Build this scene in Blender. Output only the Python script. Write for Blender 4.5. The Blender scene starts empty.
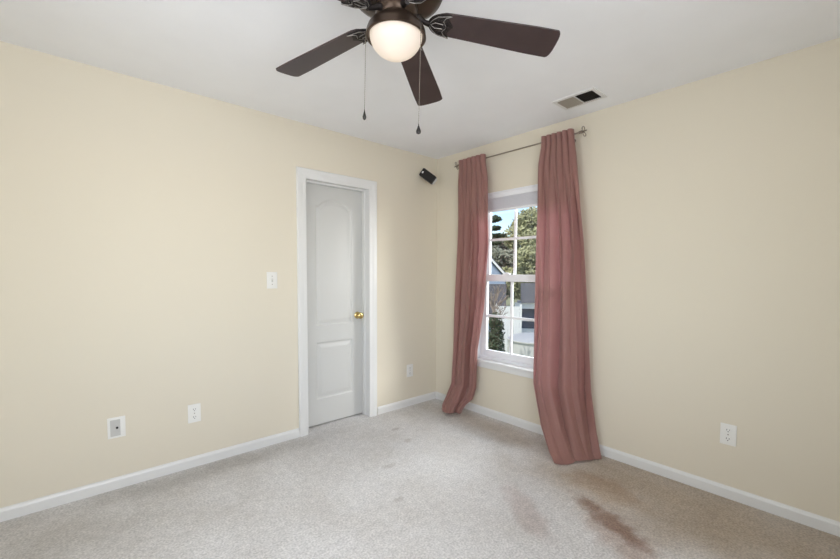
import bpy, bmesh, math, random
from mathutils import Vector, Matrix
PI = math.pi
scene = bpy.context.scene
COL = scene.collection
random.seed(4)

# ---------------------------------------------------------------- camera
cam_data = bpy.data.cameras.new('camera'); cam = bpy.data.objects.new('camera', cam_data); COL.objects.link(cam)
cam_data.sensor_width = 36; cam_data.lens = 397.29 / 840 * 36; cam_data.shift_y = 15.69 / 840
cam_data.clip_start = 0.02; cam_data.clip_end = 400
yaw, pitch, roll = 0.8434, -0.0547, 0.005
F = Vector((math.cos(yaw) * math.cos(pitch), math.sin(yaw) * math.cos(pitch), math.sin(pitch)))
r0 = Vector((math.sin(yaw), -math.cos(yaw), 0)); u0 = r0.cross(F)
Rv = math.cos(roll) * r0 + math.sin(roll) * u0; Uv = -math.sin(roll) * r0 + math.cos(roll) * u0
M3 = Matrix((Rv, Uv, -F)).transposed()
cam.matrix_world = Matrix.Translation((-2.8305, -2.9265, 1.2919)) @ M3.to_4x4()
scene.camera = cam

# ---------------------------------------------------------------- world, sun, large lights, exposure
w = bpy.data.worlds.new('sky'); scene.world = w; w.use_nodes = True
wn = w.node_tree; bg = wn.nodes['Background']
sky = wn.nodes.new('ShaderNodeTexSky'); sky.sky_type = 'NISHITA'; sky.sun_disc = False
sky.sun_elevation = math.radians(42); sky.sun_rotation = math.radians(200)
sky.air_density = 1.0; sky.dust_density = 0.4; sky.ozone_density = 1.5
wn.links.new(sky.outputs[0], bg.inputs[0]); bg.inputs[1].default_value = 0.22
sd = bpy.data.lights.new('sun', 'SUN'); so = bpy.data.objects.new('sun', sd); COL.objects.link(so)
sd.energy = 5.0; sd.angle = 0.01; sd.color = (1, .95, .87)
so.rotation_euler = Vector((.62, -.15, -1)).to_track_quat('-Z', 'Y').to_euler()
def area(name, loc, d, sx, sy, e, c=(1, 1, 1), spread=180):
    l = bpy.data.lights.new(name, 'AREA'); l.shape = 'RECTANGLE'; l.size = sx; l.size_y = sy; l.energy = e; l.color = c; l.spread = math.radians(spread)
    o = bpy.data.objects.new(name, l); COL.objects.link(o); o.location = loc
    o.rotation_euler = Vector(d).to_track_quat('-Z', 'Y').to_euler(); return o
# fill lamps added outside two invented windows behind the photographer
EN = dict(near=51, side=17, high=260, low=215, bulb=.075)
area('fill_near_window', (-2.6, -3.72, 1.5), (.05, 1, .12), 1.3, 1.3, EN['near'], (.965, .985, 1.05), spread=150)
area('fill_side_window', (-3.62, -1.9, 1.45), (1, 0, .1), 1.4, 1.3, EN['side'], (.965, .985, 1.05), spread=140)
# added lamps boost sky and yard light through the window, out of camera view
area('daylight_fill_sky', (3.0, -.55, 3.2), (-3.0, -.45, -1.95), 2.6, 2.2, EN['high'], (.95, .98, 1))
area('daylight_fill_yard', (2.2, -3.6, 2.3), (-2.2, 2.7, -1.0), 1.2, 1.8, EN['low'], (1, .98, .95))
area('daylight_fill_high', (1.4, 1.8, 3.6), (-1.4, -2.8, -2.2), 1.2, 1.2, EN['low'] * .6, (1, .98, 1))
scene.view_settings.view_transform = 'Standard'; scene.view_settings.look = 'None'
scene.view_settings.exposure = 0.0; scene.view_settings.gamma = 1.0
scene.view_settings.use_curve_mapping = False

# ---------------------------------------------------------------- materials
def lin(c):
    return tuple((v / 255 / 12.92 if v / 255 <= .04045 else ((v / 255 + .055) / 1.055) ** 2.4) for v in c) + (1,)
def mat(name, c, rough=.6, metal=0., bump=0., bscale=60., var=0., vscale=8., spec=.5, coords='Object'):
    m = bpy.data.materials.new(name); m.use_nodes = True; nt = m.node_tree; b = nt.nodes['Principled BSDF']
    b.inputs['Base Color'].default_value = lin(c); b.inputs['Roughness'].default_value = rough
    b.inputs['Metallic'].default_value = metal; b.inputs['Specular IOR Level'].default_value = spec
    tc = nt.nodes.new('ShaderNodeTexCoord')
    if var:
        n = nt.nodes.new('ShaderNodeTexNoise'); n.inputs['Scale'].default_value = vscale; n.inputs['Detail'].default_value = 4
        nt.links.new(tc.outputs[coords], n.inputs['Vector'])
        r = nt.nodes.new('ShaderNodeValToRGB'); l = lin(c)
        r.color_ramp.elements[0].position = .3; r.color_ramp.elements[1].position = .7
        r.color_ramp.elements[0].color = tuple(max(0, v * (1 - var)) for v in l[:3]) + (1,)
        r.color_ramp.elements[1].color = tuple(min(1, v * (1 + var)) for v in l[:3]) + (1,)
        nt.links.new(n.outputs[0], r.inputs[0]); nt.links.new(r.outputs[0], b.inputs['Base Color'])
    if bump:
        n2 = nt.nodes.new('ShaderNodeTexNoise'); n2.inputs['Scale'].default_value = bscale; n2.inputs['Detail'].default_value = 3
        nt.links.new(tc.outputs[coords], n2.inputs['Vector'])
        bp = nt.nodes.new('ShaderNodeBump'); bp.inputs['Strength'].default_value = bump; bp.inputs['Distance'].default_value = .004
        nt.links.new(n2.outputs[0], bp.inputs['Height']); nt.links.new(bp.outputs[0], b.inputs['Normal'])
    return m
M = {}
M['wall'] = mat('cream wall paint', (226, 218, 200), .7, bump=.06, bscale=110, spec=.2)
M['ceil'] = mat('ceiling paint', (246, 247, 249), .8, bump=.35, bscale=9, var=.012, vscale=5, spec=.2)
M['white'] = mat('white gloss trim paint', (228, 228, 226), .35)
M['door'] = mat('white door paint', (203, 203, 200), .4, bump=.05, bscale=90)
M['vinyl'] = mat('white vinyl', (242, 243, 246), .35)
M['plate'] = mat('white plastic plate', (238, 237, 232), .3)
M['grey_plate'] = mat('grey plastic insert', (200, 199, 195), .45)
M['dark'] = mat('dark slot', (38, 36, 34), .6)
M['brass'] = mat('polished brass', (212, 188, 128), .25, 1.)
M['nickel'] = mat('brushed nickel', (150, 140, 128), .3, 1.)
M['bronze'] = mat('oil rubbed bronze', (78, 64, 54), .32, .75, var=.15, vscale=20)
M['iron'] = mat('dark scrolled metal', (40, 34, 32), .5, .4)
M['silver'] = mat('worn silver edge', (150, 145, 140), .45, .7)
M['blade'] = mat('dark walnut blade', (58, 44, 43), .35, var=.12, vscale=14)
M['speaker'] = mat('black speaker shell', (18, 16, 17), .45)
M['grille'] = mat('black speaker grille', (26, 24, 24), .8, bump=.5, bscale=500)
M['logo'] = mat('white badge', (225, 225, 225), .4)
M['chain'] = mat('pull chain metal', (130, 122, 112), .4, .6)
M['fob'] = mat('dark wood fob', (24, 18, 16), .3)
M['blind'] = mat('white cellular shade cloth', (226, 226, 230), .8)
M['duct'] = mat('dark duct and shaded louvre', (62, 57, 52), .9)
M['louvre'] = mat('lit side louvre', (168, 160, 148), .5)  # lighter tone of the louvre bank that catches the light
M['siding'] = mat('blue grey siding', (150, 165, 186), .8)
M['shingle'] = mat('grey roof shingle', (80, 80, 84), .9, var=.2, vscale=6)
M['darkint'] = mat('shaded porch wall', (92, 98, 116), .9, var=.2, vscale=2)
M['tub'] = mat('pale pool wall', (190, 190, 186), .7)
M['tubcover'] = mat('blue grey cover', (158, 160, 164), .6, bump=.4, bscale=2)
M['bark'] = mat('grey brown bark', (140, 128, 116), .9)
M['grass'] = mat('winter grass', (128, 128, 96), .95, var=.3, vscale=2)
M['leaf_a'] = mat('olive leaves', (150, 150, 112), .7, var=.35, vscale=3)
M['leaf_b'] = mat('pine needles', (138, 140, 122), .7, var=.3, vscale=3)
M['leaf_c'] = mat('dark evergreen leaves', (56, 72, 50), .7, var=.3, vscale=6)

def carpet_mat():
    m = bpy.data.materials.new('cut pile carpet'); m.use_nodes = True; nt = m.node_tree; b = nt.nodes['Principled BSDF']
    b.inputs['Roughness'].default_value = .95; b.inputs['Specular IOR Level'].default_value = .1
    N, L = nt.nodes.new, nt.links.new
    tc = N('ShaderNodeTexCoord')
    def noise(s, d=3, vec=None):
        n = N('ShaderNodeTexNoise'); n.inputs['Scale'].default_value = s; n.inputs['Detail'].default_value = d
        L(vec or tc.outputs['Object'], n.inputs['Vector']); return n.outputs[0]
    def ramp(inp, a, ca, bb, cb):
        r = N('ShaderNodeValToRGB'); e = r.color_ramp.elements
        e[0].position = a; e[0].color = ca; e[1].position = bb; e[1].color = cb; L(inp, r.inputs[0]); return r.outputs[0]
    def mix(fac, a, bb, mode='MIX'):
        x = N('ShaderNodeMix'); x.data_type = 'RGBA'; x.blend_type = mode
        if isinstance(fac, float): x.inputs[0].default_value = fac
        else: L(fac, x.inputs[0])
        for i, v in ((6, a), (7, bb)):
            if isinstance(v, tuple): x.inputs[i].default_value = v
            else: L(v, x.inputs[i])
        return x.outputs[2]
    fine = ramp(noise(95, 3), .32, (.76, .76, .76, 1), .68, (1.12, 1.12, 1.12, 1))
    mid = ramp(noise(22, 4), .3, (.90, .90, .90, 1), .7, (1.05, 1.05, 1.05, 1))
    big = ramp(noise(2.6, 4), .35, (.92, .905, .89, 1), .65, (1.03, 1.03, 1.035, 1))
    base = mix(1., CARPET, fine, 'MULTIPLY'); base = mix(1., base, mid, 'MULTIPLY'); base = mix(1., base, big, 'MULTIPLY')
    # stains, dents, wall-side strips and painted dimness, each with a place and an outline of its own
    def blob(cx, cy, rx, ry, rot, col, strength, ns, ED0=.95, ED1=1.6):
        nonlocal base
        mp = N('ShaderNodeMapping'); mp.vector_type = 'TEXTURE'
        mp.inputs['Location'].default_value = (cx, cy, 0); mp.inputs['Rotation'].default_value = (0, 0, rot); mp.inputs['Scale'].default_value = (rx, ry, 1)
        L(tc.outputs['Object'], mp.inputs['Vector'])
        ln = N('ShaderNodeVectorMath'); ln.operation = 'LENGTH'; L(mp.outputs[0], ln.inputs[0])
        ad = N('ShaderNodeMath'); ad.operation = 'ADD'; L(ln.outputs['Value'], ad.inputs[0])
        mu = N('ShaderNodeMath'); mu.operation = 'MULTIPLY'; L(noise(ns, 4), mu.inputs[0]); mu.inputs[1].default_value = 1.1; L(mu.outputs[0], ad.inputs[1])
        mr = N('ShaderNodeMapRange'); mr.interpolation_type = 'SMOOTHSTEP'; L(ad.outputs[0], mr.inputs[0])
        for i_, v_ in ((1, ED0), (2, ED1), (3, strength), (4, 0.)): mr.inputs[i_].default_value = v_
        fac = mr.outputs[0]
        base = mix(fac, base, col, 'MULTIPLY')
    for s in STAINS_AND_SHADE: blob(*s)
    L(base, b.inputs['Base Color'])
    bp = N('ShaderNodeBump'); bp.inputs['Strength'].default_value = .6; bp.inputs['Distance'].default_value = .006
    L(noise(150, 2), bp.inputs['Height']); L(bp.outputs[0], b.inputs['Normal'])
    return m
CARPET = lin((222, 220, 218))
STAINS_AND_SHADE = [(-.74, -2.08, .36, .085, 1.18, lin((208, 192, 182)), .95, 16, .85, 1.65),
          (-.82, -2.16, .34, .16, 1.1, lin((228, 214, 208)), .9, 10, .8, 1.6),
          (-1.0, -1.75, .35, .10, 1.0, lin((238, 230, 228)), .9, 8),
          (-.22, -2.35, 1.35, .62, 1.5, lin((214, 199, 180)), .95, 2.5, .7, 1.8),  # tan carpet zone, with the dimmer light there painted in too
          (-.45, -1.95, .3, .2, 1.2, lin((238, 226, 214)), .9, 5),
          (-.2, -.75, .9, .22, 1.57, lin((238, 230, 222)), .9, 4, .6, 1.7),  # darker strip along the window wall
          (-1.25, -.85, .07, .03, 0, lin((230, 228, 225)), .8, 20),
          (-.9, -.62, .06, .03, .5, lin((228, 224, 221)), .8, 20),
          (-.83, -.38, .05, .03, 0, lin((226, 222, 220)), .8, 20),
          (-1.45, -1.2, .04, .03, 0, lin((226, 223, 221)), .8, 20),
          (-2.95, -.45, .75, .42, .1, lin((236, 235, 233)), .9, 4, .5, 1.7),  # dimmer light over the left foreground, painted into the carpet
          (-2.2, -.12, 1.3, .16, 0, lin((226, 225, 223)), .9, 4, .6, 1.6)]  # greyer strip along the left wall
M['carpet'] = carpet_mat()

def curtain_mat():
    m = bpy.data.materials.new('dusty rose curtain cloth'); m.use_nodes = True; nt = m.node_tree; nt.nodes.clear()
    N, L = nt.nodes.new, nt.links.new
    out = N('ShaderNodeOutputMaterial'); d = N('ShaderNodeBsdfPrincipled'); t = N('ShaderNodeBsdfTranslucent'); mx = N('ShaderNodeMixShader')
    tc = N('ShaderNodeTexCoord'); mp = N('ShaderNodeMapping'); mp.inputs['Scale'].default_value = (160, 160, 700)
    n = N('ShaderNodeTexNoise'); n.inputs['Scale'].default_value = 1.; n.inputs['Detail'].default_value = 2
    L(tc.outputs['Object'], mp.inputs[0]); L(mp.outputs[0], n.inputs['Vector'])
    r = N('ShaderNodeValToRGB'); r.color_ramp.elements[0].color = lin((122, 90, 82)); r.color_ramp.elements[1].color = lin((184, 140, 128))
    L(n.outputs[0], r.inputs[0]); L(r.outputs[0], d.inputs['Base Color']); d.inputs['Roughness'].default_value = .55
    d.inputs['Sheen Weight'].default_value = .25
    t.inputs[0].default_value = lin((242, 198, 204)); mx.inputs[0].default_value = .33
    L(d.outputs[0], mx.inputs[1]); L(t.outputs[0], mx.inputs[2]); L(mx.outputs[0], out.inputs[0])
    return m
M['curtain'] = curtain_mat()
def glass_mat():
    m = bpy.data.materials.new('window glass'); m.use_nodes = True; nt = m.node_tree; nt.nodes.clear()
    N, L = nt.nodes.new, nt.links.new
    out = N('ShaderNodeOutputMaterial'); t = N('ShaderNodeBsdfTransparent'); g = N('ShaderNodeBsdfGlossy'); mx = N('ShaderNodeMixShader')
    t.inputs[0].default_value = (.97, .98, .98, 1); g.inputs['Roughness'].default_value = .02; mx.inputs[0].default_value = .035
    L(t.outputs[0], mx.inputs[1]); L(g.outputs[0], mx.inputs[2]); L(mx.outputs[0], out.inputs[0]); return m
M['glass'] = glass_mat()
def globe_mat():
    m = bpy.data.materials.new('frosted lamp glass'); m.use_nodes = True; nt = m.node_tree; nt.nodes.clear()
    N, L = nt.nodes.new, nt.links.new
    out = N('ShaderNodeOutputMaterial'); t = N('ShaderNodeBsdfTranslucent'); d = N('ShaderNodeBsdfPrincipled'); mx = N('ShaderNodeMixShader')
    d.inputs['Base Color'].default_value = lin((236, 228, 222)); d.inputs['Roughness'].default_value = .3
    d.inputs['Emission Color'].default_value = (1, .88, .78, 1); d.inputs['Emission Strength'].default_value = .22
    t.inputs[0].default_value = (.95, .9, .82, 1); mx.inputs[0].default_value = .5
    L(d.outputs[0], mx.inputs[1]); L(t.outputs[0], mx.inputs[2]); L(mx.outputs[0], out.inputs[0]); return m
M['globe'] = globe_mat()

# ---------------------------------------------------------------- mesh helpers
def bm_new(): return bmesh.new()
def box(bm, a, b, bev=0.):
    x0, y0, z0 = [min(a[i], b[i]) for i in range(3)]; x1, y1, z1 = [max(a[i], b[i]) for i in range(3)]
    t = bmesh.new() if bev else bm
    vs = [t.verts.new(c) for c in ((x0, y0, z0), (x1, y0, z0), (x1, y1, z0), (x0, y1, z0), (x0, y0, z1), (x1, y0, z1), (x1, y1, z1), (x0, y1, z1))]
    for f in ((3, 2, 1, 0), (4, 5, 6, 7), (0, 1, 5, 4), (1, 2, 6, 5), (2, 3, 7, 6), (3, 0, 4, 7)): t.faces.new([vs[i] for i in f])
    if bev:
        bmesh.ops.bevel(t, geom=t.edges[:], offset=bev, segments=2, profile=.6, affect='EDGES')
        me = bpy.data.meshes.new('tmp'); t.to_mesh(me); t.free(); bm.from_mesh(me); bpy.data.meshes.remove(me)
def lathe(bm, prof, seg=40, c=(0, 0, 0), axis='z', flute=0, famp=0.):
    rings = []
    for r, h in prof:
        ring = []
        for k in range(seg):
            a = 2 * PI * k / seg; rr = r * (1 + famp * math.cos(flute * a)) if flute else r
            x, y, z = rr * math.cos(a), rr * math.sin(a), h
            if axis == 'y': x, y, z = x, z, y
            if axis == 'x': x, y, z = z, x, y
            ring.append(bm.verts.new((c[0] + x, c[1] + y, c[2] + z)))
        rings.append(ring)
    for i in range(len(rings) - 1):
        for k in range(seg):
            bm.faces.new((rings[i][k], rings[i][(k + 1) % seg], rings[i + 1][(k + 1) % seg], rings[i + 1][k]))
    for ring in (rings[0], rings[-1]): bm.faces.new(ring)
def tube(bm, pts, r, seg=8, caps=True):
    pts = [Vector(p) for p in pts]; rings = []
    rs = r if isinstance(r, (list, tuple)) else [r] * len(pts)
    for i, p in enumerate(pts):
        t = (pts[min(i + 1, len(pts) - 1)] - pts[max(i - 1, 0)]).normalized()
        up = Vector((0, 0, 1)) if abs(t.z) < .9 else Vector((1, 0, 0))
        s = t.cross(up).normalized(); q = s.cross(t)
        rings.append([bm.verts.new(p + rs[i] * (math.cos(2 * PI * k / seg) * s + math.sin(2 * PI * k / seg) * q)) for k in range(seg)])
    for i in range(len(rings) - 1):
        for k in range(seg): bm.faces.new((rings[i][k], rings[i][(k + 1) % seg], rings[i + 1][(k + 1) % seg], rings[i + 1][k]))
    if caps:
        bm.faces.new(rings[0]); bm.faces.new(rings[-1])
def prism(bm, poly, d0, d1, plane='xy'):
    def pt(p, d): return {'xy': (p[0], p[1], d), 'xz': (p[0], d, p[1]), 'yz': (d, p[0], p[1])}[plane]
    A = [bm.verts.new(pt(p, d0)) for p in poly]; B = [bm.verts.new(pt(p, d1)) for p in poly]; n = len(poly)
    bm.faces.new(A); bm.faces.new(B)
    for i in range(n): bm.faces.new((A[i], A[(i + 1) % n], B[(i + 1) % n], B[i]))
def extrude_profile(bm, prof, a, b, out, closed=True):
    """prof: list of (offset from the wall, height) swept from point a to b (both on the wall line); out: outward unit vector"""
    a, b, out = Vector(a), Vector(b), Vector(out)
    A = [bm.verts.new(a + out * o + Vector((0, 0, h))) for o, h in prof]; B = [bm.verts.new(b + out * o + Vector((0, 0, h))) for o, h in prof]; n = len(prof)
    for i in range(n): bm.faces.new((A[i], A[(i + 1) % n], B[(i + 1) % n], B[i]))
    bm.faces.new(A); bm.faces.new(B)
def obj(name, bm, m, parent=None, smooth=False, angle=None):
    bmesh.ops.recalc_face_normals(bm, faces=bm.faces[:])
    me = bpy.data.meshes.new(name); bm.to_mesh(me); bm.free(); o = bpy.data.objects.new(name, me); COL.objects.link(o)
    me.materials.append(M[m])
    if smooth:
        for p in me.polygons: p.use_smooth = True
        me.set_sharp_from_angle(angle=math.radians(angle or 40))
    if parent: o.parent = parent
    return o
def thing(name, label, cat, loc=(0, 0, 0), group=None):
    o = bpy.data.objects.new(name, None); COL.objects.link(o); o.location = loc; o.empty_display_size = .05
    o['label'] = label; o['category'] = cat
    if group: o['group'] = group
    return o
def tag(o, label, cat, group=None, kind=None):
    o['label'] = label; o['category'] = cat
    if group: o['group'] = group
    if kind: o['kind'] = kind
    return o
def struct(name, bm, m, **k):
    o = obj(name, bm, m, **k); o['kind'] = 'structure'; return o

# ---------------------------------------------------------------- room shell
H = 2.44; XB, YB = -3.45, -3.55; T = .15
b = bm_new(); box(b, (XB - T, YB - T, -.12), (T, .8, 0)); struct('floor', b, 'carpet')
b = bm_new(); box(b, (XB - T, YB - T, H), (T, .8, H + .12)); struct('ceiling', b, 'ceil')
DX0, DX1, DZ = -1.424, -.826, 2.026          # door opening
b = bm_new(); box(b, (XB - T, 0, 0), (DX0 - .018, T, H)); box(b, (DX1 + .018, 0, 0), (T, T, H)); box(b, (DX0 - .018, 0, DZ + .018), (DX1 + .018, T, H))
struct('wall_left', b, 'wall')
WY0, WY1, WZ0, WZ1 = -1.483, -.524, .50, 2.008  # window opening
b = bm_new(); box(b, (0, YB - T, 0), (T, WY0, H)); box(b, (0, WY1, 0), (T, 0, H)); box(b, (0, WY0, 0), (T, WY1, WZ0)); box(b, (0, WY0, WZ1), (T, WY1, H))
struct('wall_right', b, 'wall')
# the two unseen walls behind the photographer, each with a window added for light
NX0, NX1, NZ0, NZ1 = -3.25, -1.95, .85, 2.1
b = bm_new(); box(b, (XB - T, YB - T, 0), (NX0, YB, H)); box(b, (NX1, YB - T, 0), (0, YB, H)); box(b, (NX0, YB - T, 0), (NX1, YB, NZ0)); box(b, (NX0, YB - T, NZ1), (NX1, YB, H))
struct('wall_near', b, 'wall')
SY0, SY1 = -2.6, -1.2
b = bm_new(); box(b, (XB - T, YB, 0), (XB, SY0, H)); box(b, (XB - T, SY1, 0), (XB, 0, H)); box(b, (XB - T, SY0, 0), (XB, SY1, NZ0)); box(b, (XB - T, SY0, NZ1), (XB, SY1, H))
struct('wall_side', b, 'wall')
def plain_window(name, a, c, ax):
    """vinyl frame with one mullion and glass in a wall opening, ax = wall normal axis"""
    root = bpy.data.objects.new(name, None); COL.objects.link(root); root['kind'] = 'structure'
    f = bm_new(); g = bm_new()
    def bx(bm, u0, u1, z0, z1, d0, d1):
        if ax == 'y': box(bm, (u0, YB - d1, z0), (u1, YB - d0, z1))
        else: box(bm, (XB - d1, u0, z0), (XB - d0, u1, z1))
    for (u0, u1, z0, z1) in ((a, c, NZ0, NZ0 + .05), (a, c, NZ1 - .05, NZ1), (a, a + .05, NZ0 + .05, NZ1 - .05), (c - .05, c, NZ0 + .05, NZ1 - .05), ((a + c) / 2 - .03, (a + c) / 2 + .03, NZ0 + .05, NZ1 - .05)):
        bx(f, u0, u1, z0, z1, .03, .08)
    bx(g, a + .05, c - .05, NZ0 + .05, NZ1 - .05, .05, .055)
    obj('frame', f, 'vinyl', root); obj('pane', g, 'glass', root)
plain_window('added_window_2', NX0, NX1, 'y'); plain_window('added_window_3', SY0, SY1, 'x')  # windows added to let the fill lamps in
# unseen walls added behind the door to stop sky light leaking in
b = bm_new(); box(b, (-1.75, .7, 0), (-.5, .8, H)); box(b, (-1.85, T, 0), (-1.75, .8, H)); box(b, (-.5, T, 0), (-.4, .8, H)); struct('wall_light_stop', b, 'wall')

# baseboards
BP = [(0, 0), (.013, 0), (.013, .052), (.009, .062), (.004, .068), (0, .07)]
b = bm_new(); extrude_profile(b, BP, (XB, 0, 0), (-1.499, 0, 0), (0, -1, 0)); extrude_profile(b, BP, (-.741, 0, 0), (0, 0, 0), (0, -1, 0)); struct('baseboard_left', b, 'white')
b = bm_new(); extrude_profile(b, BP, (0, YB, 0), (0, -.0131, 0), (-1, 0, 0)); struct('baseboard_right', b, 'white')
b = bm_new(); extrude_profile(b, BP, (XB, YB, 0), (-.0131, YB, 0), (0, 1, 0)); struct('baseboard_near', b, 'white')
b = bm_new(); extrude_profile(b, BP, (XB, YB + .0131, 0), (XB, -.0131, 0), (1, 0, 0)); struct('baseboard_side', b, 'white')

# door casing (mitred, moulded) and jambs
def casing(bm, x0, x1, zt, wd):
    # profile across the width: (t from the inner edge, thickness)
    pr = [(0, 0), (0, .008), (.008, .011), (wd * .35, .012), (wd * .6, .017), (wd - .006, .018), (wd, .013), (wd, 0)]
    path = []
    for t, d in pr:
        path.append([(x0 - t, -d, 0), (x0 - t, -d, zt + t), (x1 + t, -d, zt + t), (x1 + t, -d, 0)])
    V = [[bm.verts.new(p) for p in row] for row in path]; n = len(V)
    for i in range(n):
        for k in range(3): bm.faces.new((V[i][k], V[i][k + 1], V[(i + 1) % n][k + 1], V[(i + 1) % n][k]))
    bm.faces.new([V[i][0] for i in range(n)]); bm.faces.new([V[i][3] for i in range(n)])
b = bm_new(); casing(b, DX0 + .004, DX1 - .004, DZ - .004, .077); struct('trim_1', b, 'white')
b = bm_new()
box(b, (DX0 - .018, 0, 0), (DX0, T, DZ + .018)); box(b, (DX1, 0, 0), (DX1 + .018, T, DZ + .018)); box(b, (DX0, 0, DZ), (DX1, T, DZ + .018))
box(b, (DX0, .062, 0), (DX0 + .012, .1, DZ)); box(b, (DX1 - .012, .062, 0), (DX1, .1, DZ)); box(b, (DX0 + .012, .062, DZ - .012), (DX1 - .012, .1, DZ))
struct('trim_2', b, 'white')

# ---------------------------------------------------------------- the door: moulded two-panel slab with an arched upper panel
def make_door():
    x0, x1, z0, z1 = DX0 + .003, DX1 - .003, .012, DZ - .003
    yf, yb = .103, .138
    root = bpy.data.objects.new('door_1', None); COL.objects.link(root); root.location = (x0, yf, z0); root['kind'] = 'structure'
    nx, nz = 160, 420
    def sd_panel(x, z, px0, px1, pz0, pz1, arch):
        # signed distance-like value to the panel outline (positive inside)
        zt = pz1
        if arch:
            s = (x - (px0 + px1) / 2) / ((px1 - px0) / 2)
            a = max(0., 1 - (s / .82) ** 2) if abs(s) < .82 else 0.
            zt = pz1 + arch * (a ** .8 if a > 0 else 0) 
        return min(x - px0, px1 - x, z - pz0, (zt - z))
    def depth(x, z):
        d = max(sd_panel(x, z, -1.290, -.938, .85, 1.845, .065), sd_panel(x, z, -1.290, -.938, .228, .708, 0))
        if d <= 0: return 0.
        if d < .012: return .009 * math.sin(d / .012 * PI / 2)
        if d < .020: return .009
        if d < .048: return .009 - .007 * (d - .020) / .028
        return .002
    b = bm_new(); V = []
    xs = [x0 + (x1 - x0) * i / nx for i in range(nx + 1)]; zs = [z0 + (z1 - z0) * k / nz for k in range(nz + 1)]
    for z in zs: V.append([b.verts.new((x - x0, depth(x, z), z - z0)) for x in xs])
    for k in range(nz):
        for i in range(nx): b.faces.new((V[k][i], V[k][i + 1], V[k + 1][i + 1], V[k + 1][i]))
    D = yb - yf; back = [b.verts.new(c) for c in ((0, D, 0), (x1 - x0, D, 0), (x1 - x0, D, z1 - z0), (0, D, z1 - z0))]
    b.faces.new(back[::-1])
    b.faces.new([V[0][i] for i in range(nx + 1)] + [back[1], back[0]]); b.faces.new([V[nz][i] for i in range(nx, -1, -1)] + [back[3], back[2]])
    b.faces.new([V[k][0] for k in range(nz, -1, -1)] + [back[0], back[3]]); b.faces.new([V[k][nx] for k in range(nz + 1)] + [back[2], back[1]])
    obj('door_slab', b, 'door', root, smooth=True, angle=30)
    b = bm_new(); kx, kz = -.886 - x0, .915 - z0
    # knob axis along -y
    lathe(b, [(.032, 0), (.032, -.004), (.027, -.008), (.012, -.011), (.011, -.028), (.018, -.034), (.027, -.043), (.029, -.052), (.026, -.062), (.015, -.068), (.004, -.069)], 32, (kx, 0, kz), 'y')
    obj('door_knob', b, 'brass', root, smooth=True)
make_door()

# ---------------------------------------------------------------- window 1: double hung, sill, raised shade
def make_window():
    root = bpy.data.objects.new('window_1', None); COL.objects.link(root); root['kind'] = 'structure'; root.location = (0, (WY0 + WY1) / 2, WZ0)
    oy, oz = root.location.y, root.location.z
    def bx(bm, x0, x1, y0, y1, z0, z1, bev=0.): box(bm, (x0, y0 - oy, z0 - oz), (x1, y1 - oy, z1 - oz), bev)
    f = bm_new()
    # white jamb liners and frame
    bx(f, .001, T, WY1 - .012, WY1, WZ0, WZ1); bx(f, .001, T, WY0, WY0 + .012, WZ0, WZ1); bx(f, .001, T, WY0 + .012, WY1 - .012, WZ1 - .012, WZ1)
    fy0, fy1 = WY0 + .012, WY1 - .012
    bx(f, .06, .14, fy1 - .03, fy1, WZ0 + .02, WZ1 - .012, .003); bx(f, .06, .14, fy0, fy0 + .03, WZ0 + .02, WZ1 - .012, .003)
    bx(f, .06, .14, fy0 + .03, fy1 - .03, WZ1 - .05, WZ1 - .012, .003); bx(f, .05, .14, fy0 + .001, fy1 - .001, WZ0, WZ0 + .03, .003)
    obj('frame', f, 'vinyl', root)
    iy0, iy1 = fy0 + .03, fy1 - .03
    def sash(name, x, z0, z1, rail_b, rail_t):
        s = bm_new(); st = .034
        bx(s, x, x + .028, iy0, iy0 + st, z0, z1, .003); bx(s, x, x + .028, iy1 - st, iy1, z0, z1, .003)
        bx(s, x, x + .028, iy0 + st, iy1 - st, z0, z0 + rail_b, .003); bx(s, x, x + .028, iy0 + st, iy1 - st, z1 - rail_t, z1, .003)
        o = obj(name, s, 'vinyl', root)
        g = bm_new(); cz = (z0 + rail_b + z1 - rail_t) / 2; mw = .0105; wy = (iy1 - iy0 - 2 * st) / 3; cut = [iy0 + st]
        for k in (1, 2):
            cy = iy0 + st + wy * k; bx(g, x + .006, x + .022, cy - mw, cy + mw, z0 + rail_b, z1 - rail_t); cut += [cy - mw, cy + mw]
        cut.append(iy1 - st)
        for k in (0, 2, 4): bx(g, x + .007, x + .021, cut[k], cut[k + 1], cz - mw, cz + mw)
        obj('muntin', g, 'vinyl', o)
        p = bm_new(); bx(p, x + .012, x + .015, iy0 + st - .004, iy1 - st + .004, z0 + rail_b - .004, z1 - rail_t + .004); obj('pane', p, 'glass', o)
        return o
    lower = sash('sash', .064, WZ0 + .03, 1.286, .060, .062)
    sash('sash', .100, 1.225, 1.955, .052, .03)
    for yl in (-.82, -1.19):
        l = bm_new(); bx(l, .060, .082, yl - .03, yl + .03, 1.286, 1.296, .002); bx(l, .064, .072, yl - .015, yl + .02, 1.294, 1.304, .002); obj('sash_lock', l, 'vinyl', lower)
    s = bm_new(); bx(s, -.032, .056, WY0 - .03, WY1 + .03, WZ0 - .012, WZ0 + .006, .004); obj('sill', s, 'white', root)
    a = bm_new(); bx(a, -.016, .0, WY0 - .012, WY1 + .012, WZ0 - .062, WZ0 - .012, .003); obj('apron', a, 'white', root)
make_window()
bl = thing('window_shade', 'white pleated shade pulled up tight under the window head', 'window shade', (.035, (WY0 + WY1) / 2, WZ1 - .012))
y0, y1 = WY0 + .016 - bl.location.y, WY1 - .016 - bl.location.y
b = bm_new(); box(b, (-.025, y0, -.040), (.022, y1, 0), .003); obj('headrail', b, 'vinyl', bl)
b = bm_new()
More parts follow.
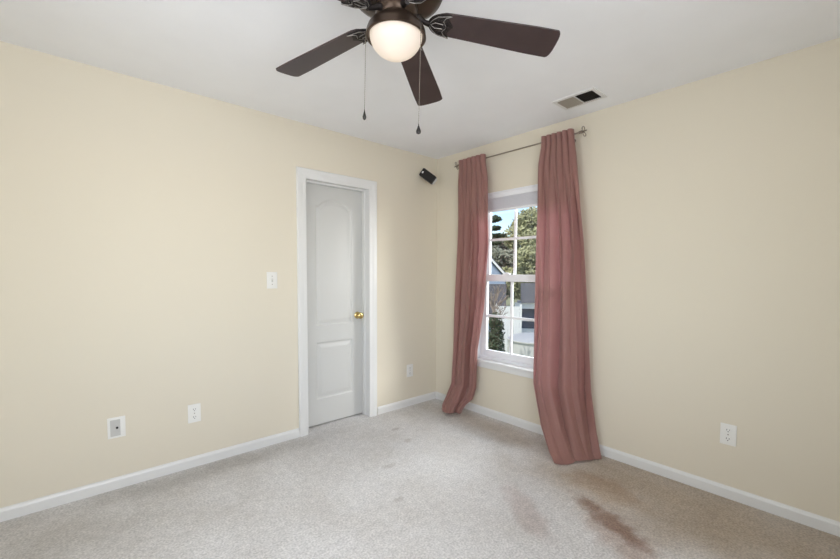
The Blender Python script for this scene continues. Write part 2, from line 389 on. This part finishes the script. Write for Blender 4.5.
for k in range(9):
    z = -.0405 - k * .0105
    prism(b, [(-.020, z - .0052), (-.012, z), (.010, z), (.018, z - .0052), (.010, z - .0104), (-.012, z - .0104)], y0 + .004, y1 - .004, 'xz')
obj('pleated_cloth', b, 'blind', bl)
b = bm_new(); box(b, (-.021, y0 + .002, -.153), (.018, y1 - .002, -.136), .003); obj('bottom_rail', b, 'vinyl', bl)

# ---------------------------------------------------------------- curtain rod
RX = -.085; RZ = 2.292
def rod():
    t = thing('curtain_rod', 'thin nickel curtain rod with scrolled finials above the window', 'curtain rod', (RX, -.93, RZ))
    b = bm_new(); tube(b, [(0, .93 - .385, 0), (0, .93 - 1.525, 0)], .0055, 12); obj('rod', b, 'nickel', t, smooth=True)
    for yc, s in ((-.37, 1), (-1.54, -1)):
        b = bm_new(); y = yc + .93
        lathe(b, [(.004, -.018), (.011, -.012), (.011, .0), (.007, .006), (.010, .012), (.004, .018)], 16, (0, y, 0), 'y')
        for q in range(4):
            a0 = q * PI / 2 + .5
            pts = []
            for k in range(15):
                th = k / 14 * 1.55 * PI; rr = .024 * (1 - .45 * k / 14)
                along = s * (.014 + .016 * math.sin(th) * (1 - .4 * k / 14) + .010 * k / 14); rad = .004 + rr * (1 - math.cos(th)) * .85
                pts.append((rad * math.cos(a0), y + along, rad * math.sin(a0)))
            tube(b, pts, .0034, 6)
        obj('finial', b, 'nickel', t, smooth=True)
    for yc in (-.43, -1.45):
        b = bm_new(); y = yc + .93
        tube(b, [(.084, y, -.02), (.05, y, -.022), (.02, y, -.018), (0, y, -.006)], .005, 8); lathe(b, [(.013, .076), (.013, .0845)], 16, (0, y, -.02), 'x')
        obj('bracket', b, 'nickel', t, smooth=True)
rod()

# ---------------------------------------------------------------- curtains
def smooth(t): return t * t * (3 - 2 * t)
def interp(keys, s):
    for a, c in zip(keys, keys[1:]):
        if s <= c[0]:
            t = (s - a[0]) / (c[0] - a[0]); return [p + (q - p) * t for p, q in zip(a[1:], c[1:])]
    return list(keys[-1][1:])
def curtain(name, label, keys, seed, tops, lows, ztop):
    """keys: (s, z, XL, YL, XR, YR, bulge, fold amplitude); L is the edge nearer the corner"""
    rnd = random.Random(seed); root = thing(name, label, 'curtain', (RX, (keys[0][4] + keys[0][6]) / 2, ztop), 'curtains either side of the window')
    c0 = root.location; nu, nv = 150, 170; b = bm_new(); V = []
    ph = [rnd.uniform(0, 6) for _ in range(6)]
    for j in range(nv + 1):
        s = j / nv; z, xl, yl, xr, yr, bul, amp = interp(keys, s)
        L_, R_ = Vector((xl, yl, z)), Vector((xr, yr, z)); d = (R_ - L_); d.z = 0; nrm = Vector((d.y, -d.x, 0)).normalized()
        if nrm.x > 0: nrm = -nrm
        mt = min(1., max(0., (s - .05) / .22)); mt = smooth(mt); row = []
        for i in range(nu + 1):
            u = i / nu
            top = 1.7 * abs(math.sin(PI * tops * u)) ** .42
            uu = u + .03 * math.sin(4 * s + ph[0]) * math.sin(PI * u)
            wb = smooth(min(1., max(0., (s - .22) / .38)))
            fa = 1.5 * (abs(math.sin(PI * lows * (uu + .02 * math.sin(3 * PI * u + ph[2])) + ph[1] + .25 * s)) ** .42 - .74)
            lb = lows * .52; fb = 1.5 * (abs(math.sin(PI * lb * (uu + .05 * math.sin(2 * PI * u + ph[5])) + ph[0] + .5 * s)) ** .42 - .74)
            low = fa * (1 - .72 * wb) + fb * wb + .2 * math.sin(2 * PI * lows * .43 * uu + ph[3]) + .06 * math.sin(2 * PI * lows * 1.9 * uu + ph[4] + 5 * s)
            f = amp * ((1 - mt) * top * .55 + mt * low)
            side = (amp * .25 * mt) * math.sin(2 * PI * lows * uu + 2 * ph[1])
            p = L_.lerp(R_, u) + nrm * (bul * max(0, math.sin(PI * u ** .7)) ** .8 + f) + d.normalized() * side * math.sin(PI * u)
            if s > .93: p.z += (s - .93) / .07 * .008 * (math.sin(9 * u + ph[4]) + 1)
            p.x = min(p.x, -.018); p.z = max(p.z, .006)
            row.append(b.verts.new((p.x - c0.x, p.y - c0.y, p.z - c0.z)))
        V.append(row)
    for j in range(nv):
        for i in range(nu): b.faces.new((V[j][i], V[j][i + 1], V[j + 1][i + 1], V[j + 1][i]))
    o = obj('drape', b, 'curtain', root, smooth=True, angle=180)
    sm = o.modifiers.new('s', 'SOLIDIFY'); sm.thickness = .0022; sm.offset = 0
    return root
curtain('curtain', 'dusty rose curtain nearest the room corner, its hem bunched on the carpet',
        [(0, 2.320, -.097, -.400, -.097, -.698, .0, .040), (.045, 2.25, -.096, -.397, -.096, -.70, .0, .028), (.10, 2.12, -.085, -.375, -.085, -.715, .004, .028),
         (.33, 1.55, -.085, -.362, -.08, -.745, .01, .056), (.55, 1.0, -.085, -.350, -.075, -.69, .015, .056), (.72, .60, -.09, -.345, -.07, -.61, .02, .050),
         (.85, .25, -.11, -.338, -.07, -.60, .03, .036), (.915, .14, -.18, -.335, -.08, -.57, .06, .032), (.955, .085, -.265, -.365, -.13, -.53, .075, .026),
         (.98, .035, -.285, -.38, -.16, -.52, .085, .024), (1, .008, -.22, -.40, -.14, -.50, .04, .014)], 3, 6, 4.4, 2.320)
curtain('curtain', 'dusty rose curtain farther from the corner, wider, hem trailing out over the carpet',
        [(0, 2.322, -.097, -1.246, -.097, -1.495, .0, .042), (.045, 2.25, -.096, -1.240, -.096, -1.50, .0, .030), (.10, 2.12, -.09, -1.212, -.085, -1.515, .004, .030),
         (.33, 1.55, -.10, -1.20, -.075, -1.585, .015, .058), (.60, .85, -.12, -1.215, -.06, -1.63, .03, .056), (.78, .45, -.165, -1.245, -.05, -1.655, .05, .050),
         (.90, .18, -.27, -1.39, -.045, -1.69, .045, .030), (.96, .05, -.375, -1.53, -.07, -1.73, .02, .022), (1, .008, -.41, -1.585, -.085, -1.75, .015, .012)], 11, 6, 4.3, 2.322)

# ---------------------------------------------------------------- ceiling fan
FX, FY, FZ = -1.876, -1.72, 2.25
def make_fan():
    t = thing('ceiling_fan', 'dark bronze five-blade ceiling fan with a lit frosted bowl lamp', 'ceiling fan', (FX, FY, H))
    hub = FZ - H                                    # height of the blade plane in the fan's frame
    b = bm_new(); lathe(b, [(.02, 0), (.085, 0), (.088, -.01), (.075, -.03), (.05, -.04), (.02, -.04)], 40); obj('ceiling_plate', b, 'bronze', t, smooth=True)
    b = bm_new(); lathe(b, [(.04, -.035), (.10, -.04), (.145, -.052), (.172, -.07), (.176, -.105), (.168, -.122), (.145, -.134), (.10, -.142), (.04, -.145)], 60)
    for k in range(24):                              # scrolled relief band round the motor
        a = 2 * PI * k / 24
        tube(b, [((.177 - .002 * (q > 6)) * math.cos(a + .013 * (1 - .06 * q) * math.cos(q * .66) / .176), (.177 - .002 * (q > 6)) * math.sin(a + .013 * (1 - .06 * q) * math.cos(q * .66) / .176), -.088 + .013 * (1 - .06 * q) * math.sin(q * .66)) for q in range(9)], .0032, 5)
    obj('motor_housing', b, 'bronze', t, smooth=True)
    b = bm_new(); lathe(b, [(.03, -.14), (.072, -.145), (.078, -.165), (.078, -.185), (.070, -.200), (.068, -.202), (.078, -.210), (.092, -.222), (.104, -.235), (.110, -.250), (.1125, -.270), (.108, -.273), (.102, -.270), (.099, -.250), (.05, -.235), (.03, -.23)], 60)
    obj('light_fitter', b, 'bronze', t, smooth=True)
    b = bm_new(); pr = [(.006, GLZ - .084)] + [(.0985 * math.sin(a), GLZ - .084 * math.cos(a) ) for a in [PI / 2 * k / 14 for k in range(1, 15)]] + [(.0985, GLZ + .012)]
    lathe(b, pr, 56); obj('lamp_bowl', b, 'globe', t, smooth=True)
    pl = bpy.data.lights.new('fan_bulb', 'POINT'); pl.energy = EN['bulb']; pl.color = (1, .86, .66); pl.shadow_soft_size = .03
    po = bpy.data.objects.new('fan_bulb', pl); COL.objects.link(po); po.parent = t; po.location = (0, 0, GLZ - .03)
    # blades
    def blade_parts():
        b = bm_new(); n = 22; r0_, r1_ = .140, .600; up = []; dn = []
        def hw(q):
            base = .050 + .016 * min(1, q * 1.2)
            return base
        for k in range(n + 1):
            q = k / n; r = r0_ + (r1_ - r0_) * q; h = hw(q)
            if q < .12: h *= math.sqrt(max(0, 1 - (1 - q / .12) ** 2)) * .75 + .25 if q > 0 else .25
            up.append((r, h)); dn.append((r, -h))
        tip = []
        for k in range(1, 12):
            a = PI / 2 - PI * k / 12; h = hw(1)
            tip.append((r1_ - .004 + .020 * math.cos(a) ** .8 if math.cos(a) > 0 else r1_, h * math.copysign(abs(math.sin(a)) ** .6, math.sin(a))))
        poly = up + tip + dn[::-1]; prism(b, poly, -.003, .003)
        bmesh.ops.triangulate(b, faces=[f for f in b.faces if len(f.verts) > 4])
        i = bm_new()
        # arm from the motor, then an openwork scrolled plate under the blade root
        tube(i, [(.055, 0, .010), (.085, 0, .006), (.108, 0, -.006), (.128, 0, -.010)], [.015, .012, .009, .011], 10)
        full = [(.120, 0)] + [(.120 + .070 * (1 - math.cos(a)), .053 * math.sin(a)) for a in [PI / 2 * k / 8 for k in range(1, 9)]]
        full += [(.203, .052), (.194, .036), (.203, .016), (.214, 0), (.203, -.016), (.194, -.036), (.203, -.052)]
        full += [(x, -y) for x, y in full[8:0:-1]]
        prism(i, full, -.0075, -.0032)
        for k in range(3):
            lathe(i, [(.005, -.012), (.006, -.009), (.006, -.003)], 10, ((.150, .192, .150)[k], (.024, 0, -.024)[k], 0))
        for yc in (1, -1):
            for (cx, cy, rr) in ((.148, .018, .013), (.170, .032, .014), (.182, .012, .011)):
                tube(i, [(cx + rr * (1 - .4 * q / 10) * math.cos(q * .55), yc * (cy + rr * (1 - .4 * q / 10) * math.sin(q * .55)), -.009) for q in range(11)], .0026, 6)
        s = bm_new()
        for yc in (1, -1):                           # silver-edged scallops on the plate
            tube(s, [(.124, 0, -.011), (.134, yc * .020, -.011), (.154, yc * .040, -.011), (.200, yc * .051, -.011)], .0014, 6)
            tube(s, [(.204, yc * .051, -.011), (.184, yc * .040, -.011), (.176, yc * .024, -.011), (.188, yc * .004, -.011)], .0014, 6)
            tube(s, [(.130, 0, -.011), (.146, yc * .012, -.011), (.176, yc * .010, -.011)], .0012, 6)
        return b, i, s
    b, i, s = blade_parts()
    b0 = obj('blade', b, 'blade', t); i0 = obj('blade_iron', i, 'iron', b0, smooth=True); s0 = obj('scroll_edge', s, 'silver', b0, smooth=True)
    b0.modifiers.new('bev', 'BEVEL').width = .0015
    for k in range(5):
        if k: 
            bb = b0.copy(); COL.objects.link(bb); bb.parent = t
            for ch in (i0, s0):
                c = ch.copy(); COL.objects.link(c); c.parent = bb
        else: bb = b0
        a = math.radians(106.7 - 72 * k)
        bb.matrix_local = Matrix.Translation((0, 0, hub)) @ Matrix.Rotation(a, 4, 'Z') @ Matrix.Rotation(DROOP, 4, 'Y') @ Matrix.Rotation(BPITCH, 4, 'X')
    # pull chains
    for (dx, dy, top, L_, fl, fr) in ((-.747 * .113, .665 * .113, -.285, .250, .038, .007), (.747 * .094 - .05, -.665 * .094 - .055, -.285, .325, .036, .009)):
        b = bm_new(); z = top; tube(b, [(dx, dy, top + .02), (dx, dy, top - L_)], .0009, 6)
        n = int(L_ / .008)
        for q in range(n): bmesh.ops.create_icosphere(b, subdivisions=1, radius=.0016, matrix=Matrix.Translation((dx, dy, top - q * .008)))
        c = obj('pull_chain', b, 'chain', t)
        b = bm_new(); e = top - L_
        lathe(b, [(.0015, e), (.002, e - .006), (fr * .55, e - .014), (fr, e - .026), (fr * .85, e - .033), (.002, e - fl)], 16, (dx, dy, 0)); obj('fob', b, 'fob', c, smooth=True)
    t.rotation_euler = (math.radians(.63), math.radians(.92), 0)
GLZ = -.260; DROOP = math.atan(.064 / .609); BPITCH = math.radians(-11)
make_fan()

# ---------------------------------------------------------------- wall plates
def plate_root(name, label, cat, loc, wall, group=None):
    o = thing(name, label, cat, loc, group); o.rotation_euler = (0, 0, 0 if wall == 'left' else -PI / 2); return o
# local frame: x along the wall, -y into the room, z up
def plate(parent, w_=.076, h_=.122):
    b = bm_new(); box(b, (-w_ / 2, -.007, -h_ / 2), (w_ / 2, 0, h_ / 2), .0028); return obj('cover_plate', b, 'plate', parent, smooth=True)
def outlet(label, loc, wall):
    t = plate_root('wall_outlet', label, 'outlet', loc, wall, 'duplex outlets on the walls'); plate(t)
    for z in (.0255, -.0255):
        b = bm_new(); n = 24
        poly = [(.0175 * math.cos(2 * PI * k / n), max(-.0135, min(.0135, .0175 * math.sin(2 * PI * k / n))) + z) for k in range(n)]
        prism(b, poly, -.0092, -.0065, 'xz'); r = obj('receptacle', b, 'plate', t)
        for x, hh in ((-.0065, .0045), (.0065, .0036)):
            b = bm_new(); box(b, (x - .0013, -.0096, z + .003 - hh), (x + .0013, -.0088, z + .003 + hh)); obj('slot', b, 'dark', r)
        b = bm_new(); lathe(b, [(.0027, -.0096), (.0027, -.0088)], 12, (0, 0, z - .0078), 'y'); obj('ground_hole', b, 'dark', r)
    b = bm_new(); lathe(b, [(.002, -.0088), (.0034, -.0080), (.0034, -.0068)], 12, (0, 0, 0), 'y'); obj('screw', b, 'nickel', t)
outlet('white duplex outlet low on the left wall, just left of the door casing', (-2.225, 0, .360), 'left')
outlet('white duplex outlet low on the wall between door and room corner', (-.357, 0, .346), 'left')
outlet('white duplex outlet low on the window wall, right of both curtains', (0, -2.434, .372), 'right')
t = plate_root('light_switch', 'white single toggle light switch beside the door casing', 'light switch', (-1.694, 0, 1.236), 'left'); plate(t, .078, .122)
b = bm_new(); box(b, (-.005, -.009, -.012), (.005, -.0065, .012), .0008); c = obj('switch_slot', b, 'grey_plate', t)
b = bm_new(); prism(b, [(-.006, -.008), (-.020, .002), (-.021, .006), (-.006, .007)], -.0035, .0035, 'yz'); obj('toggle', b, 'plate', t)
for z in (.03, -.03):
    b = bm_new(); lathe(b, [(.002, -.0085), (.0032, -.0078), (.0032, -.0066)], 12, (0, 0, z), 'y'); obj('screw', b, 'nickel', t)
t = plate_root('cable_plate', 'square white wall plate with a grey insert and one cable socket', 'wall plate', (-2.636, 0, .370), 'left')
b = bm_new(); box(b, (-.043, -.007, -.062), (.043, 0, .062), .0028); obj('cover_plate', b, 'plate', t, smooth=True)
b = bm_new(); box(b, (-.030, -.0085, -.050), (.018, -.0065, .048), .0008); obj('insert', b, 'grey_plate', t)
b = bm_new(); lathe(b, [(.0045, -.018), (.0062, -.017), (.0062, -.0084)], 14, (.002, 0, .0), 'y'); obj('cable_socket', b, 'dark', t, smooth=True)

# ---------------------------------------------------------------- corner speaker
def speaker():
    c = Vector((-.235, -.115, 2.213))
    t = thing('wall_speaker', 'small black satellite speaker tilted down high in the room corner', 'speaker', c)
    # long axis: right and down in the view, front towards the room
    ax = (Vector(Rv) * .80 - Vector(Uv) * .60 ).normalized(); fr = (-F - Vector(Uv) * .25); fr = (fr - ax * fr.dot(ax)).normalized(); sd_ = fr.cross(ax)
    Mr = Matrix((ax, sd_, fr)).transposed().to_4x4()
    b = bm_new(); box(b, (-.078, -.042, -.045), (.078, .042, .03), .016); o = obj('cabinet', b, 'speaker', t, smooth=True); o.matrix_local = Mr
    b = bm_new(); box(b, (-.070, -.036, .026), (.070, .036, .036), .008); o2 = obj('grille', b, 'grille', o, smooth=True)
    b = bm_new(); poly = [(-.056 + .007 * math.cos(2 * PI * k / 20), .011 * math.sin(2 * PI * k / 20)) for k in range(20)]; prism(b, poly, .0355, .0368); obj('badge', b, 'logo', o2)
    b = bm_new(); box(b, (.074, -.03, -.03), (.090, .03, .015), .004); obj('end_cap', b, 'grey_plate', o)
    b = bm_new(); tube(b, [(.01, .03, .0), (.05, .08, .006), (.085, .110, .010)], .009, 10); lathe(b, [(.018, .108), (.018, .1145)], 20, (.085, 0, .010), 'y'); obj('wall_bracket', b, 'speaker', t, smooth=True)
speaker()

# ---------------------------------------------------------------- ceiling register
def vent():
    t = thing('ceiling_vent', 'white ceiling air register with opposed louvres above the curtain', 'air vent', (-.279, -1.620, H))
    x0, x1, y0_, y1_ = -.070, .070, -.118, .118
    b = bm_new(); m_ = .024
    for (a, c_, d, e) in ((x0 - m_, x0, y0_ - m_, y1_ + m_), (x1, x1 + m_, y0_ - m_, y1_ + m_), (x0, x1, y0_ - m_, y0_), (x0, x1, y1_, y1_ + m_), (x0, x1, -.004, .004)): box(b, (a, d, -.006), (c_, e, 0))
    obj('frame', b, 'white', t)
    b = bm_new(); box(b, (x0, y0_, -.0012), (x1, y1_, -.0002)); obj('duct_opening', b, 'duct', t)
    for s, (a, c_) in ((1, (.004, y1_)), (-1, (y0_, -.004))):
        b = bm_new(); n = 9
        for k in range(n):
            y = a + (c_ - a) * (k + .5) / n; dy = .0058 * s
            v = [b.verts.new(p) for p in ((x0, y - dy, -.0015), (x1, y - dy, -.0015), (x1, y + dy * .5, -.0105), (x0, y + dy * .5, -.0105), (x0, y - dy + .0008, -.0015), (x1, y - dy + .0008, -.0015), (x1, y + dy * .5 + .0008, -.0105), (x0, y + dy * .5 + .0008, -.0105))]
            for f_ in ((0, 1, 2, 3), (7, 6, 5, 4), (0, 4, 5, 1), (1, 5, 6, 2), (2, 6, 7, 3), (3, 7, 4, 0)): b.faces.new([v[i] for i in f_])
        obj('louvre_bank', b, 'louvre' if s > 0 else 'duct', t)  # opposed banks coloured lit and shaded; the dark one shares the duct colour
vent()

# ---------------------------------------------------------------- outside
GZ = -3.0
b = bm_new(); box(b, (1, -40, GZ - .2), (90, 90, GZ)); struct('ground', b, 'grass')
def leaves(bm, c, r, n, size, rnd, flat=1.):
    for _ in range(n):
        while True:
            v = Vector((rnd.uniform(-1, 1), rnd.uniform(-1, 1), rnd.uniform(-1, 1)))
            if .3 < v.length < 1: break
        p = Vector((c[0] + v.x * r[0], c[1] + v.y * r[1], c[2] + v.z * r[2]))
        a = Vector((rnd.uniform(-1, 1), rnd.uniform(-1, 1), rnd.uniform(-1, 1) * flat)).normalized(); q = a.orthogonal().normalized(); s = size * rnd.uniform(.6, 1.3)
        bm.faces.new([bm.verts.new(p + a * s), bm.verts.new(p + q * s * .6), bm.verts.new(p - a * s), bm.verts.new(p - q * s * .6)])
def tree(name, label, cat, loc, blobs, leafmat, trunk_h, trunk_r, n, size, seed, group=None):
    rnd = random.Random(seed); t = thing(name, label, cat, loc, group)
    b = bm_new(); tube(b, [(0, 0, 0), (.05, 0, trunk_h * .5), (0, .05, trunk_h)], [trunk_r, trunk_r * .8, trunk_r * .4], 8)
    for (cx, cy, cz, rx, ry, rz) in blobs: tube(b, [(0, 0, min(trunk_h * .8, cz)), (cx * .8, cy * .8, cz)], [trunk_r * .35, trunk_r * .1], 5)
    obj('trunk', b, 'bark', t)
    b = bm_new()
    for (cx, cy, cz, rx, ry, rz) in blobs: leaves(b, (cx, cy, cz), (rx, ry, rz), n, size, rnd)
    obj('crown', b, leafmat, t); return t
def blobs(n, R_, z0, z1, r, seed):
    rnd = random.Random(seed); o = []
    for k in range(n):
        z = z0 + (z1 - z0) * k / (n - 1); e = R_ * math.sin(PI * (.18 + .75 * k / (n - 1))); a = rnd.uniform(0, 6.3)
        o.append((e * .7 * math.cos(a), e * .7 * math.sin(a), z, r * rnd.uniform(.8, 1.2), r * rnd.uniform(.8, 1.2), r * rnd.uniform(.6, .9)))
    return o
def at(x, y, X):    # a point of the yard at depth X seen from the photographer's eye through (x, y)
    d = F + Rv * (x - 420) / 397.29 - Uv * (y - 295.19) / 397.29; k = (X + 2.8305) / d.x
    return Vector((-2.8305, -2.9265, 1.2919)) + d * k
# frame of the yard: x away from the window, y to the left, z up
TH = math.radians(35.3); EX, EY = Vector((math.cos(TH), math.sin(TH), 0)), Vector((-math.sin(TH), math.cos(TH), 0)); EYE = Vector((-2.8305, -2.9265, 1.2919))
def yard(x, y, D):
    """side offset and height above the yard of the point at depth D that lies in direction (x, y)"""
    d = F + Rv * (x - 420) / 397.29 - Uv * (y - 295.19) / 397.29; k = D / d.dot(EX); q = d * k
    return q.dot(EY), q.z + EYE.z - GZ
def place(o, D, l):
    o.location = Vector((EYE.x, EYE.y, 0)) + EX * D + EY * l; o.location.z = GZ; o.rotation_euler = (0, 0, TH); return o
def yard_tree(px, D, *a):
    o = tree(a[0], a[1], a[2], (0, 0, GZ), *a[3:]); place(o, D, yard(px, 300, D)[0])
yard_tree(534, 38, 'leafy_tree', 'tall olive green bushy tree seen in the right half of the window', 'tree', blobs(26, 3.6, 2.0, 9.4, 1.35, 2), 'leaf_a', 8.5, .28, 800, .17, 5)
yard_tree(500, 50, 'leafy_tree', 'duller tree crown behind the gabled house seen in the window', 'tree', blobs(26, 4.0, 2.0, 8.2, 1.4, 7), 'leaf_b', 8.5, .3, 800, .19, 6)
yard_tree(486, 19, 'pine_tree', 'pine with loose tufted branches at upper left of the window view', 'tree',
     [(0, -.30, 6.85, .3, .38, .16), (0, -.36, 6.42, .3, .30, .10), (.1, -.5, 6.08, .3, .42, .09), (.1, -.3, 5.75, .3, .4, .08), (0, .4, 5.9, .5, .6, .3)], 'leaf_c', 6.9, .12, 300, .07, 8)
def house():
    D = 25; ya, za = yard(507.5, 277, D); yt, zt = yard(490, 257.5, D); sl = (zt - za) / (yt - ya); yr = ya + 3.4; zr = za + sl * 3.4
    t = place(thing('gabled_house', 'blue grey gabled house with white rake boards at left of window view', 'house'), D, yr)
    b = bm_new(); e = ya - yr + .15; prism(b, [(e, 0), (e, za - .05), (0, zr - .1), (-e, za - .05), (-e, 0)], 0, 5, 'yz'); obj('wall', b, 'siding', t)
    for s in (1, -1):
        o = -(3.4 + .15) * s; h = za - .15 * sl
        b = bm_new(); prism(b, [(0, zr - .06), (o, h - .06), (o, h + .06), (0, zr + .06)], -.15, 5.2, 'yz'); obj('roof', b, 'shingle', t)
        b = bm_new(); prism(b, [(0, zr - .10), (o, h - .10), (o, h + .08), (0, zr + .08)], -.22, -.15, 'yz'); obj('rake_board', b, 'white', t)
    z1 = yard(500, 284, D)[1]; z2 = yard(500, 311, D)[1]
    b = bm_new(); prism(b, [(0, z1), (-1.6, z2), (-1.6, z2 - .12), (0, z1 - .12)], e - .1, 3.0, 'xz'); obj('lean_to_roof', b, 'shingle', t)
house()
def porch():
    D = 29; y0, top = yard(516.5, 302.5, D); bot = yard(516, 334, D)[1]
    t = place(thing('white_porch', 'white framed porch with dark roof seen at right of the window', 'porch'), D, y0)
    W = 4.2
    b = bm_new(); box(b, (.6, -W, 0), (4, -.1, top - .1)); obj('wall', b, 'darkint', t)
    b = bm_new(); box(b, (-.12, -W, top - .42), (.1, .12, top)); box(b, (-.08, -W, bot), (.08, -.16, bot + .42)); box(b, (-.05, -W, bot + .95), (.05, -.16, bot + 1.1)); obj('beam', b, 'white', t)
    for k in range(3):
        b = bm_new(); box(b, (-.08, -.16 - k * 2., 0), (.1, .06 - k * 2., top - .42)); obj('post', b, 'white', t)
    b = bm_new(); prism(b, [(-.3, top), (4, top + 1.3), (4, top)], -W - .2, -.35, 'xz'); obj('roof', b, 'shingle', t)
    b = bm_new(); box(b, (-.05, -W, 0), (.5, -.16, bot)); obj('skirt', b, 'tub', t)
porch()
D = 17.5; yl, hp = yard(507, 343, D)
t = place(thing('round_pool', 'round pale above-ground pool under a blue grey cover', 'pool'), D + 1.2, yl - 1.25)
b = bm_new(); lathe(b, [(.1, 0), (1.22, 0), (1.22, hp), (1.28, hp), (1.28, hp + .05), (1.2, hp + .05)], 40); obj('pool_wall', b, 'tub', t, smooth=True)
b = bm_new(); lathe(b, [(1.24, hp + .05), (1.1, hp + .14), (.7, hp + .24), (.05, hp + .3)], 40, flute=7, famp=.02); obj('pool_cover', b, 'tubcover', t, smooth=True)
D = 22; ya, ht = yard(497, 306, D); yb_ = yard(517, 306, D)[0]
t = place(thing('white_fence', 'white board fence between house and porch in window view', 'fence'), D, ya)
b = bm_new(); y = 0.
while y > yb_ - ya:
    box(b, (0, y - .14, 0), (.03, y, ht)); y -= .15
box(b, (.03, y, .3), (.08, 0, .4)); box(b, (.03, y, ht - .3), (.08, 0, ht - .2)); obj('boards', b, 'white', t)
for yy in (.06, y - .06):
    b = bm_new(); box(b, (-.02, yy - .06, 0), (.10, yy + .06, ht + .12)); obj('post', b, 'white', t)
D = 13.5; ya, sh = yard(496.5, 318, D)
t = place(thing('evergreen_shrub', 'dark upright evergreen shrub at lower left of the window view', 'shrub'), D, ya); rnd = random.Random(3)
b = bm_new()
for k in range(9): leaves(b, (0, 0, .3 + (sh - .5) * k / 8), (.36 * (1 - .3 * k / 8), .36 * (1 - .3 * k / 8), .4), 420, .05, rnd)
obj('foliage', b, 'leaf_c', t); b = bm_new(); tube(b, [(0, 0, 0), (0, 0, sh * .8)], .04, 6); obj('stem', b, 'bark', t)
def branch(b, p, d, L_, r, depth, rnd):
    q = p + d * L_; tube(b, [p, (p + q) / 2 + Vector((rnd.uniform(-1, 1), rnd.uniform(-1, 1), 0)) * L_ * .06, q], [r, r * .8, r * .6], 4)
    if depth == 0: return
    for _ in range(3):
        nd = (d + Vector((rnd.uniform(-1, 1), rnd.uniform(-1, 1), rnd.uniform(-.3, .7))) * .6).normalized(); branch(b, p + d * L_ * rnd.uniform(.55, 1), nd, L_ * .66, r * .68, depth - 1, rnd)
D = 15.5; ya, hh = yard(499, 320, D); b = bm_new(); rnd = random.Random(9); branch(b, Vector((0, 0, 0)), Vector((.03, .05, 1)).normalized(), 1.9, .085, 5, rnd)
tag(place(obj('bare_tree', b, 'bark'), D, ya), 'leafless branching tree in front of the gabled house outside', 'tree')
